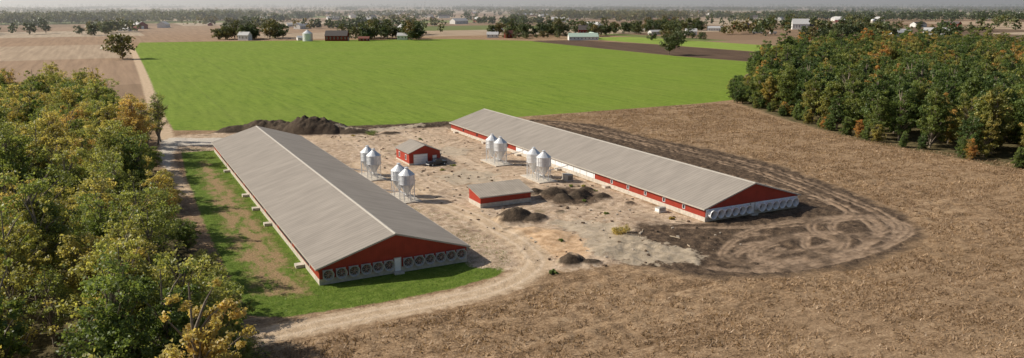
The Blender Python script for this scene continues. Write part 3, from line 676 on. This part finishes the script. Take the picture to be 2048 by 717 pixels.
# ------------------------------------------------------------------ stubble & grass blades
def blades(name,poly,n,h,w,mat,seed,excl=None,lean=.45):
    r=np.random.default_rng(seed); xs=[p[0] for p in poly]; ys=[p[1] for p in poly]
    x=r.uniform(min(xs),max(xs),n); y=r.uniform(min(ys),max(ys),n); k=poly_sd(x,y,poly)>0
    for ex in excl or []: k&=ex(x,y)
    x=x[k];y=y[k]; cn=fbm(x,y,1.6,seed+3)*.6+fbm(x,y,9,seed+13)*.4; kk=cn>(.40+.12*r.random(len(x))); x=x[kk];y=y[kk]; n=len(x)
    hh=h*(.4+r.random(n)*.9); a=r.uniform(0,6.28,n); lx=r.normal(size=n)*hh*lean; ly=r.normal(size=n)*hh*lean; ww=w*(.5+r.random(n))
    p0=np.stack([x-np.cos(a)*ww,y-np.sin(a)*ww,np.full(n,-.02)],1);p1=np.stack([x+np.cos(a)*ww,y+np.sin(a)*ww,np.full(n,-.02)],1);p2=np.stack([x+lx,y+ly,hh],1)
    V=np.stack([p0,p1,p2],1).reshape(-1,3);F=np.arange(3*n).reshape(n,3)
    lv=np.clip(fbm(x,y,2.5,seed+7)*.6+r.random(n)*.4,0,1)
    obj(name,np_mesh(name,V,F,[mat],None,{'lv':('FACE',lv)}))
M_straw=leafmat('straw',[(0,(.2,.128,.07)),(.4,(.3,.197,.113)),(.8,(.42,.295,.18)),(1,(.5,.365,.23))],.2,.5,1.05,.5,.2)
FIELD=[(8,60),(95,30),(215,100),(210,165),(218,205),(236,250),(225,257),(140,257),(153,228),(152,198),(157,172),(157,147),(149,117),(142,99),(133,87),(120,82),(105,80),(92,82.5),(80,87),(70,97),(60,98),(50,94.5),(12,94)]
blades('crop_stubble',FIELD,440000,.42,.085,M_straw,61,None,.8)
M_gr=leafmat('grass_blades',[(0,(.07,.11,.014)),(.5,(.135,.185,.028)),(1,(.24,.265,.07))],.3,.45,1.1,.5,.2)
blades('grass',LAWN,80000,.18,.04,M_gr,62,[lambda x,y:(x<25.3)|(x>50.6)|(y<112.6),lambda x,y:poly_sd(x,y,BARE)<.5])

# ------------------------------------------------------------------ distant farms
M_redf=simple('barn_red_far',(.2,.03,.022),.7); M_whf=simple('white_siding',(.72,.71,.68),.6); M_rfd=simple('roof_dark',(.1,.085,.08),.7); M_rfg=simple('roof_green',(.4,.5,.42),.6); M_rfl=simple('roof_light',(.5,.49,.48),.6); M_rfr=simple('roof_red',(.2,.075,.055),.7)
def bank(name,x,y,w,l,he,hr,wall,roof,rot=math.pi/2): return gable_bld(name,x,y,w,l,he,hr,wall,roof,rot,True,[(0,w*.25,he*.7)],False,.4)
e=empty('grain_bin',(207,900,0)); mb=MB(); mb.tube((0,0,0),(0,0,8.5),5.6,5.6,24,0); mb.tube((0,0,8.5),(0,0,12),5.8,.8,24,1); mb.tube((0,0,12),(0,0,12.6),.8,.8,12,1)
obj('bin',mb.mesh('gb',[M_galv,M_galvs]),(0,0,0),e)
bank('red_barn',238,890,12,25,6,11.5,M_redf,M_rfd,math.radians(62)); bank('red_shed',264,872,7,12,3,5,M_redf,M_rfr,math.radians(62)); bank('farm_house',147,952,9,13,6,9.5,M_whf,M_rfl,math.radians(50))
bank('farm_house',313,880,8,12,5,8,M_whf,M_rfl,math.radians(60)); bank('white_shed',205,925,7,9,3,5,M_whf,M_rfl)
bank('green_roof_barn',497,778,14,34,4,8,M_whf,M_rfg,math.radians(65)); bank('green_roof_barn',528,806,12,22,4,7.5,M_whf,M_rfg,math.radians(-20))
bank('red_barn',566,875,15,24,8,14,M_redf,M_rfd,math.radians(60)); bank('red_house',446,866,9,10,5,9,M_redf,M_rfr); bank('farm_house',432,884,8,14,4,7,M_whf,M_rfl,math.radians(60))
bank('farm_house',705,835,9,15,5,8.5,M_whf,M_rfl,math.radians(60)); bank('white_shed',672,870,8,18,4,6,M_whf,M_rfl); bank('white_shed',850,950,10,24,4,7,M_whf,M_rfl,math.radians(60))
bank('white_barn',1012,930,16,26,9,17,M_whf,M_rfl,math.radians(50)); bank('red_barn',1004,795,11,24,5,9,M_redf,M_rfl,math.radians(55)); bank('red_barn',980,725,9,30,4,7,M_redf,M_rfl,math.radians(60)); bank('red_barn',1045,810,9,18,5,9,M_redf,M_rfd)
e=empty('tower_silo',(1020,800,0)); mb=MB(); mb.tube((0,0,0),(0,0,17),3.2,3.2,20,0); 
for k in range(1,5): mb.tube((0,0,17+k*.5-.5),(0,0,17+k*.5),3.2*math.cos((k-1)*.35),3.2*math.cos(k*.35),20,1)
obj('stave_tower',mb.mesh('ts',[M_conc,M_galvs]),(0,0,0),e)
def trailer(x,y,rot,L=14):
    e=empty('semi_trailer',(x,y,0),rot); mb=MB(); mb.box(-L/2,L/2,-1.3,1.3,1.2,4,0); mb.box(-L/2,L/2,-1,1,.9,1.2,1)
    for wx in(-L/2+1.2,-L/2+2.6,L/2-2): 
        mb.tube((wx,-1.25,.5),(wx,1.25,.5),.5,.5,12,2)
    obj('trailer_body',mb.mesh('tr',[M_whf,M_trim,M_tyre]),(0,0,0),e)
trailer(809,818,math.radians(-27)); trailer(820,800,math.radians(-27),9)
for k in range(90):
    d=r.uniform(1150,4500); a=math.radians(r.uniform(0,60)); s=r.uniform(.8,1.7)
    bank('distant_farm_building',d*math.sin(a),d*math.cos(a),10*s,24*s,4*s,7*s,[M_whf,M_whf,M_redf][r.integers(3)],[M_rfl,M_rfl,M_rfd][r.integers(3)],r.uniform(0,3.1))
e=empty('radio_tower',(1560,4020,0)); mb=MB()
for k in range(3):
    a=k*2.094; mb.tube((2*math.cos(a),2*math.sin(a),0),(1.5*math.cos(a),1.5*math.sin(a),95),.5,.4,4,0)
for z in range(0,94,6): 
    for k in range(3):
        a=k*2.094;b=a+2.094; mb.tube((1.9*math.cos(a),1.9*math.sin(a),z),(1.9*math.cos(b),1.9*math.sin(b),z+6),.25,.25,3,0)
obj('lattice_mast',mb.mesh('rt',[M_galvs]),(0,0,0),e)

# ------------------------------------------------------------------ haze volume over the distant plain
hm,nt=new_mat('haze'); v=nt.nodes.new('ShaderNodeVolumeScatter'); v.inputs['Color'].default_value=(.97,.97,1,1); v.inputs['Density'].default_value=1/4200.; v.inputs['Anisotropy'].default_value=.4
o=nt.nodes.new('ShaderNodeOutputMaterial'); nt.links.new(v.outputs[0],o.inputs['Volume'])
mb=MB(); mb.box(-3000,14000,1040,15000,-2,160,0); obj('air_haze',mb.mesh('air_haze',[hm]))

# ------------------------------------------------------------------ light, world, camera
S=Vector((-1.0,.72,.92)).normalized(); el=math.asin(S.z); azm=math.atan2(S.x,S.y)
L=bpy.data.lights.new('sun','SUN'); L.energy=5.0; L.angle=math.radians(.55); L.color=(1,.935,.82)
lo=bpy.data.objects.new('sun',L); lo.rotation_euler=(-S).to_track_quat('-Z','Y').to_euler(); lo.location=(0,0,200); COL.objects.link(lo)
w=bpy.data.worlds.new('World'); sc.world=w; w.use_nodes=True; nt=w.node_tree
bg=nt.nodes['Background']; sk=nt.nodes.new('ShaderNodeTexSky'); sk.sky_type='NISHITA'; sk.sun_disc=False; sk.sun_elevation=el; sk.sun_rotation=azm%(2*math.pi); sk.dust_density=2.5; sk.air_density=1.0
nt.links.new(sk.outputs[0],bg.inputs[0]); bg.inputs[1].default_value=.08
f=1557.0; th=math.atan(352/f); yaw=math.atan(829/(f/math.cos(th)))
cd=bpy.data.cameras.new('camera'); cd.sensor_width=36; cd.lens=36*f/2048; cd.clip_end=30000; cd.clip_start=1
co=bpy.data.objects.new('camera',cd); co.location=(0,0,42); co.rotation_euler=(math.pi/2-th,0,-yaw); COL.objects.link(co); sc.camera=co
sc.view_settings.view_transform='Standard'; sc.view_settings.look='None'; sc.view_settings.exposure=0
